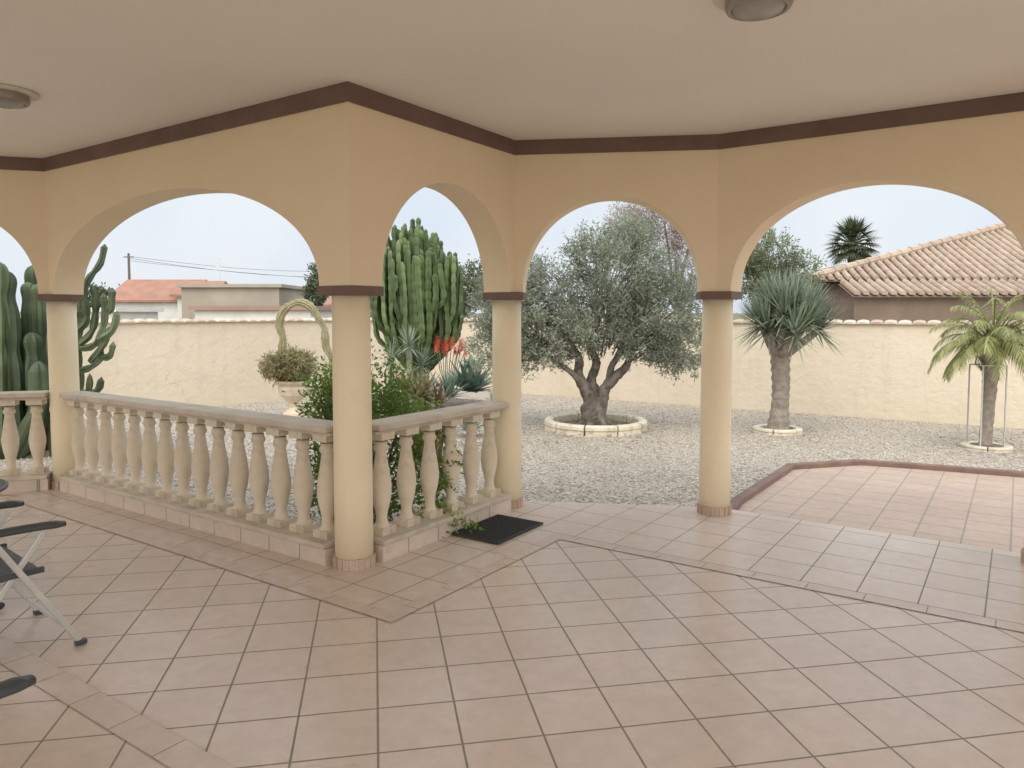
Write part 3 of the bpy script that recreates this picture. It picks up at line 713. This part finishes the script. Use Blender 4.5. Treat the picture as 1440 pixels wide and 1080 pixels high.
# ------------------------------------------------------------------ beyond the wall
def tileroof(m,A,B,run,rise,hipl,hipr,wave=.24,row=.36):
    A=Vector(A);B=Vector(B);L=(B-A).xy.length; d=Vector((B.x-A.x,B.y-A.y,0)).normalized(); nb=Vector((-d.y,d.x,0)); S=math.hypot(run,rise); up=(nb*run+Vector((0,0,rise)))/S
    nw=int(L/wave)
    for k in range(nw):
        s0=k*wave; sm=s0+wave/2; cr=random.random()*.25+.4
        mx=S
        if hipl: mx=min(mx,S*sm/hipl)
        if hipr: mx=min(mx,S*(L-sm)/hipr)
        nr=max(1,int(math.ceil(mx/row)))
        for r in range(nr):
            t0=r*row; t1=min(mx,t0+row*1.02)
            if t1-t0<.03: continue
            v=[]
            for t,lift in((t0,.014),(t1,.0)):
                for i in range(7):
                    a=math.pi*i/6; p=A+d*(sm-math.cos(a)*wave*.32)+up*t; h=math.sin(a)*.095+lift; v.append(p+Vector((0,0,h)))
            f=[(i,i+1,8+i,7+i) for i in range(6)]; f.append((6,5,4,3,2,1,0))
            m.add(v,f,min(1,cr+random.random()*.3))
e=empty('neighbour_house',(12,20,GZ),'neighbouring house with weathered curved tile hip roof','house')
m=MB()
tileroof(m,(7.2,18,2.29),(21.2,18,2.29),3.1,1.66,7,7,.22,.34)
for k in range(20):
    t0=k/20;t1=(k+1.05)/20; a=Vector((7.2,18,2.36)); b=Vector((14.2,21.1,4.03)); m.tube([a.lerp(b,t0),a.lerp(b,min(1,t1))],[.11,.09],8,r=random.uniform(.6,1))
m.tube([(14.2,21.1,4.03),(15,21.1,4.03)],.11,8,r=.9)
m.add([(7.2,18,2.26),(21.2,18,2.26),(14.5,21.1,3.93),(13.9,21.1,3.93),(7.2,24.2,2.26),(21.2,24.2,2.26)],[(0,1,2,3),(0,3,4),(4,3,2,5),(1,5,2)],0)
mk('roof',m,M_rooft,e)
m=MB(); m.box((14.2,21.1,1.06),(13.0,5.4,2.38)); mk('wall',m,M_bwall,e)
m=MB(); m.box((12.25,17.2,1.3),(.42,.5,2.8)); m.box((12.25,17.2,2.74),(.54,.62,.08)); mk('chimney',m,M_beige,e,bev=.02)
e=empty('outbuilding',(9.4,16.6,GZ),'brown walled outbuilding with a narrow tiled lean-to roof','outbuilding')
m=MB(); tileroof(m,(7.4,16.1,1.88),(11.9,16.1,1.88),.75,.30,0,0,.2,.3); m.add([(7.4,16.1,1.85),(11.9,16.1,1.85),(11.9,16.85,2.15),(7.4,16.85,2.15)],[(0,1,2,3)],0); mk('roof',m,M_rooft,e)
m=MB(); m.box((9.65,16.6,.85),(4.3,.7,1.94)); mk('wall',m,M_bwall,e)
def gable(x,y,w,dp,hw,hr,roofm,wallm,lab,win=2):
    e=empty('house',(x,y,GZ),lab,'house','distant houses beyond the wall')
    m=MB(); m.box((x,y,(hw+GZ)/2),(w,dp,hw-GZ))
    a,b=w/2,dp/2
    if hr>.3: m.add([(x-a,y-b,hw),(x-a,y+b,hw),(x-a,y,hw+hr),(x+a,y-b,hw),(x+a,y+b,hw),(x+a,y,hw+hr)],[(0,2,1),(3,4,5)])
    mk('wall',m,wallm,e)
    m=MB(); o=.3
    if hr>.3:
        th=.12; q=hr/b*o
        for sg in(-1,1):
            m.add([(x-a-o,y+sg*(b+o),hw-q),(x+a+o,y+sg*(b+o),hw-q),(x+a+o,y,hw+hr),(x-a-o,y,hw+hr),(x-a-o,y+sg*(b+o),hw-q+th),(x+a+o,y+sg*(b+o),hw-q+th),(x+a+o,y,hw+hr+th),(x-a-o,y,hw+hr+th)],[(0,1,2,3),(7,6,5,4),(0,4,5,1),(1,5,6,2),(3,7,4,0)])
    else:
        m.box((x,y,hw+.09),(w+.4,dp+.4,.18))
    mk('roof',m,roofm,e)
    for k in range(win):
        wx=x-a+w*(k+1)/(win+1)
        m=MB(); m.box((wx,y-b-.03,hw-.75),(.9,.06,.8)); wo=mk('window',m,M_pane,e)
        m=MB(); m.box((wx,y-b-.05,hw-1.18),(1.1,.10,.08)); s=mk('sill',m,wallm,None); s.parent=wo
gable(-20.9,45,4.2,5,2.25,1.15,M_redt,M_white,'white house with an orange red tiled pitched roof',win=0)
gable(-18.0,43.5,1.9,3,2.55,.7,M_redt,M_white,'white gabled annex next to the red roof',win=0)
gable(-15.0,42,5.2,5,2.85,.1,M_beige,M_beige,'flat roofed beige concrete building',win=0)
gable(-21.5,34,8.6,4,1.55,.1,M_white,M_white,'long low white flat roofed shed',win=0)
gable(-11.2,34,5.0,4,1.62,.14,M_pink,M_white,'low building with a flat pinkish red roof',win=0)
gable(-7.8,40,3.0,4,1.9,.6,M_redt,M_beige,'small building with red tile roof')
e=empty('utility_pole',(-30.9,60,GZ),'wooden utility pole carrying overhead wires','utility pole')
m=MB(); m.tube([(-30.9,60,GZ),(-30.9,60,6.3)],[.14,.09],10); mk('pole',m,M_wood,e); m=MB(); m.bar((-31.3,60,6.0),(-30.5,60,6.0),.08,.08); mk('crossarm',m,M_wood,e)
for (z0,z1,x1) in ((6.05,5.3,-5),(5.9,4.6,-5),(5.7,4.3,4)):
    P=[]
    for k in range(13):
        t=k/12; P.append((-30.9+(x1+30.9)*t,60,z0+(z1-z0)*t-.8*math.sin(math.pi*t)))
    m=MB(); m.tube(P,.016,5)
    mk('overhead_wire',m,M_wire,label='thin overhead wire running from the utility pole',cat='wire',group='overhead wires')
m=MB(); m.bar((-17.7,45,2.9),(-17.7,45,4.8),.04,.04)
for k in range(4): m.bar((-18.0,45,4.1+.2*k),(-17.4,45,4.1+.2*k),.02,.02)
mk('television_antenna',m,M_alu,label='thin television antenna on the house roof',cat='antenna')
def tree(name,x,y,h,lobes,mat,lab,ncl,nlf,sig,L,W,tr=.15,shell=.3):
    e=empty(name,(x,y,GZ),lab,'tree')
    m=MB(); limb(m,[(x,y,GZ),(x+.1,y,h*.35),(x,y,h*.7)],tr,tr*.4)
    for l in lobes: limb(m,[(x,y,h*.4),((x+l[0][0])/2,y,(h*.45+l[0][2])/2),l[0]],tr*.4,.02)
    mk('trunk',m,M_bark,e,True); mk('crown',crown_mb(lobes,ncl,nlf,sig,L,W,.3,shell),mat,e)
tree('garden_tree',-1.9,30,3.2,[((-2.3,30,2.4),(1.0,.9,.9)),((-1.0,30,2.6),(.9,.8,.9)),((-3.2,30,1.9),(.9,.8,.7))],F_far,'dark leafy tree behind the boundary wall',380,26,.16,.13,.07)
tree('garden_tree',-28,52,3.0,[((-28.5,52,2.3),(1.5,1,.9)),((-26.6,52,2.0),(1.3,1,.8)),((-30.5,52,2.0),(1.5,1,.9))],F_far,'low dark tree near the distant houses',300,24,.2,.2,.12)
tree('conifer_tree',-10.6,40,4.2,[((-10.6,40,2.4),(.5,.5,1.2)),((-10.6,40,3.5),(.22,.22,.55))],F_far,'narrow dark conifer beyond the wall',200,24,.12,.14,.07)
tree('feathery_tree',3.8,17.2,3.9,[((3.5,17.2,3.62),(.72,.6,.55)),((4.1,17.2,3.1),(.5,.6,.6)),((2.7,17.2,3.5),(.5,.5,.4))],F_feath,'sparse reddish feathery tree behind the olive',560,22,.13,.09,.015,.1)
tree('garden_tree',6.0,17.4,3.0,[((6.0,17.4,2.75),(.62,.5,.6)),((6.5,17.4,2.35),(.6,.5,.5)),((5.6,17.4,2.3),(.5,.5,.5))],F_lite,'soft light green tree behind the wall',420,24,.1,.09,.03,.1)
e=empty('fan_palm',(13.7,30,GZ),'tall fan palm with a dense dark crown','tree')
m=MB(); m.tube([(13.7,30,GZ),(13.7,30,2),(13.7,30,4.3)],[.2,.16,.16],12,jit=.1); mk('trunk',m,M_bark,e,True)
m=MB()
for k in range(52):
    az=k*2.4; el=math.radians(-45+130*k/52); d=Vector((math.cos(az)*math.cos(el),math.sin(az)*math.cos(el),math.sin(el))); c=Vector((13.7,30,4.25)); p=c+d*.6
    m.tube([c,p],[.03,.02],4)
    sd=d.cross(Vector((0,0,1))).normalized()
    for j in range(17):
        a=math.radians(-95+190*j/16); blade(m,p,d*math.cos(a)+sd*math.sin(a),.62,.09,.5,3)
mk('crown',m,F_far,e)

# ------------------------------------------------------------------ light, sky, camera
W=bpy.data.worlds.new("World"); sc.world=W; W.use_nodes=True; nt=W.node_tree; bg=nt.nodes['Background']
sky=N(nt,'ShaderNodeTexSky',sky_type='NISHITA'); sky.sun_disc=False; sky.sun_elevation=math.radians(52); sky.sun_rotation=math.radians(205); sky.dust_density=3
sc1=N(nt,'ShaderNodeVectorMath',operation='SCALE'); nt.links.new(sky.outputs[0],sc1.inputs[0]); sc1.inputs['Scale'].default_value=.1
tc=N(nt,'ShaderNodeTexCoord'); sx=N(nt,'ShaderNodeSeparateXYZ'); nt.links.new(tc.outputs['Generated'],sx.inputs[0])
cl=noise(nt,2.6,3,.6,tc.outputs['Generated'])
cc=mixc(nt,rng_map(nt,cl,.35,.65),(.78,.87,1.0),(.92,.97,1.02))
# sky blends to a warmer white behind the camera
cc=mixc(nt,rng_map(nt,sx.outputs[1],.2,-.6),cc,(1.0,.97,.92))
c=mixc(nt,.88,sc1.outputs[0],cc)
g=rng_map(nt,sx.outputs[2],.2,.75,1,1.7)     # overcast sky: zenith brighter than horizon
bk=rng_map(nt,sx.outputs[1],.1,-.7,1,1.95)    # extra brightness added to the sky behind the camera to light the veranda
mm=N(nt,'ShaderNodeMath',operation='MULTIPLY'); nt.links.new(g,mm.inputs[0]); nt.links.new(bk,mm.inputs[1])
nt.links.new(c,bg.inputs[0]); nt.links.new(mm.outputs[0],bg.inputs[1])
L=bpy.data.lights.new('sun','SUN'); L.energy=.6; L.angle=math.radians(20); L.color=(1,.95,.88)
lo=bpy.data.objects.new('sun',L); COL.objects.link(lo)
sd=Vector((-math.sin(math.radians(25))*math.cos(math.radians(52)),-math.cos(math.radians(25))*math.cos(math.radians(52)),math.sin(math.radians(52))))
lo.rotation_euler=sd.to_track_quat('Z','Y').to_euler()
cam=bpy.data.cameras.new('camera'); cam.lens=26; cam.sensor_width=36; cam.clip_end=6000; cam.clip_start=.05
pit=3.5; cam.shift_y=-(100-1040*math.tan(math.radians(pit)))/1440
co=bpy.data.objects.new('camera',cam); co.location=(0,0,1.5); co.rotation_euler=(math.radians(90-pit),0,0); COL.objects.link(co); sc.camera=co
sc.view_settings.view_transform='Standard'; sc.view_settings.look='None'; sc.view_settings.exposure=0
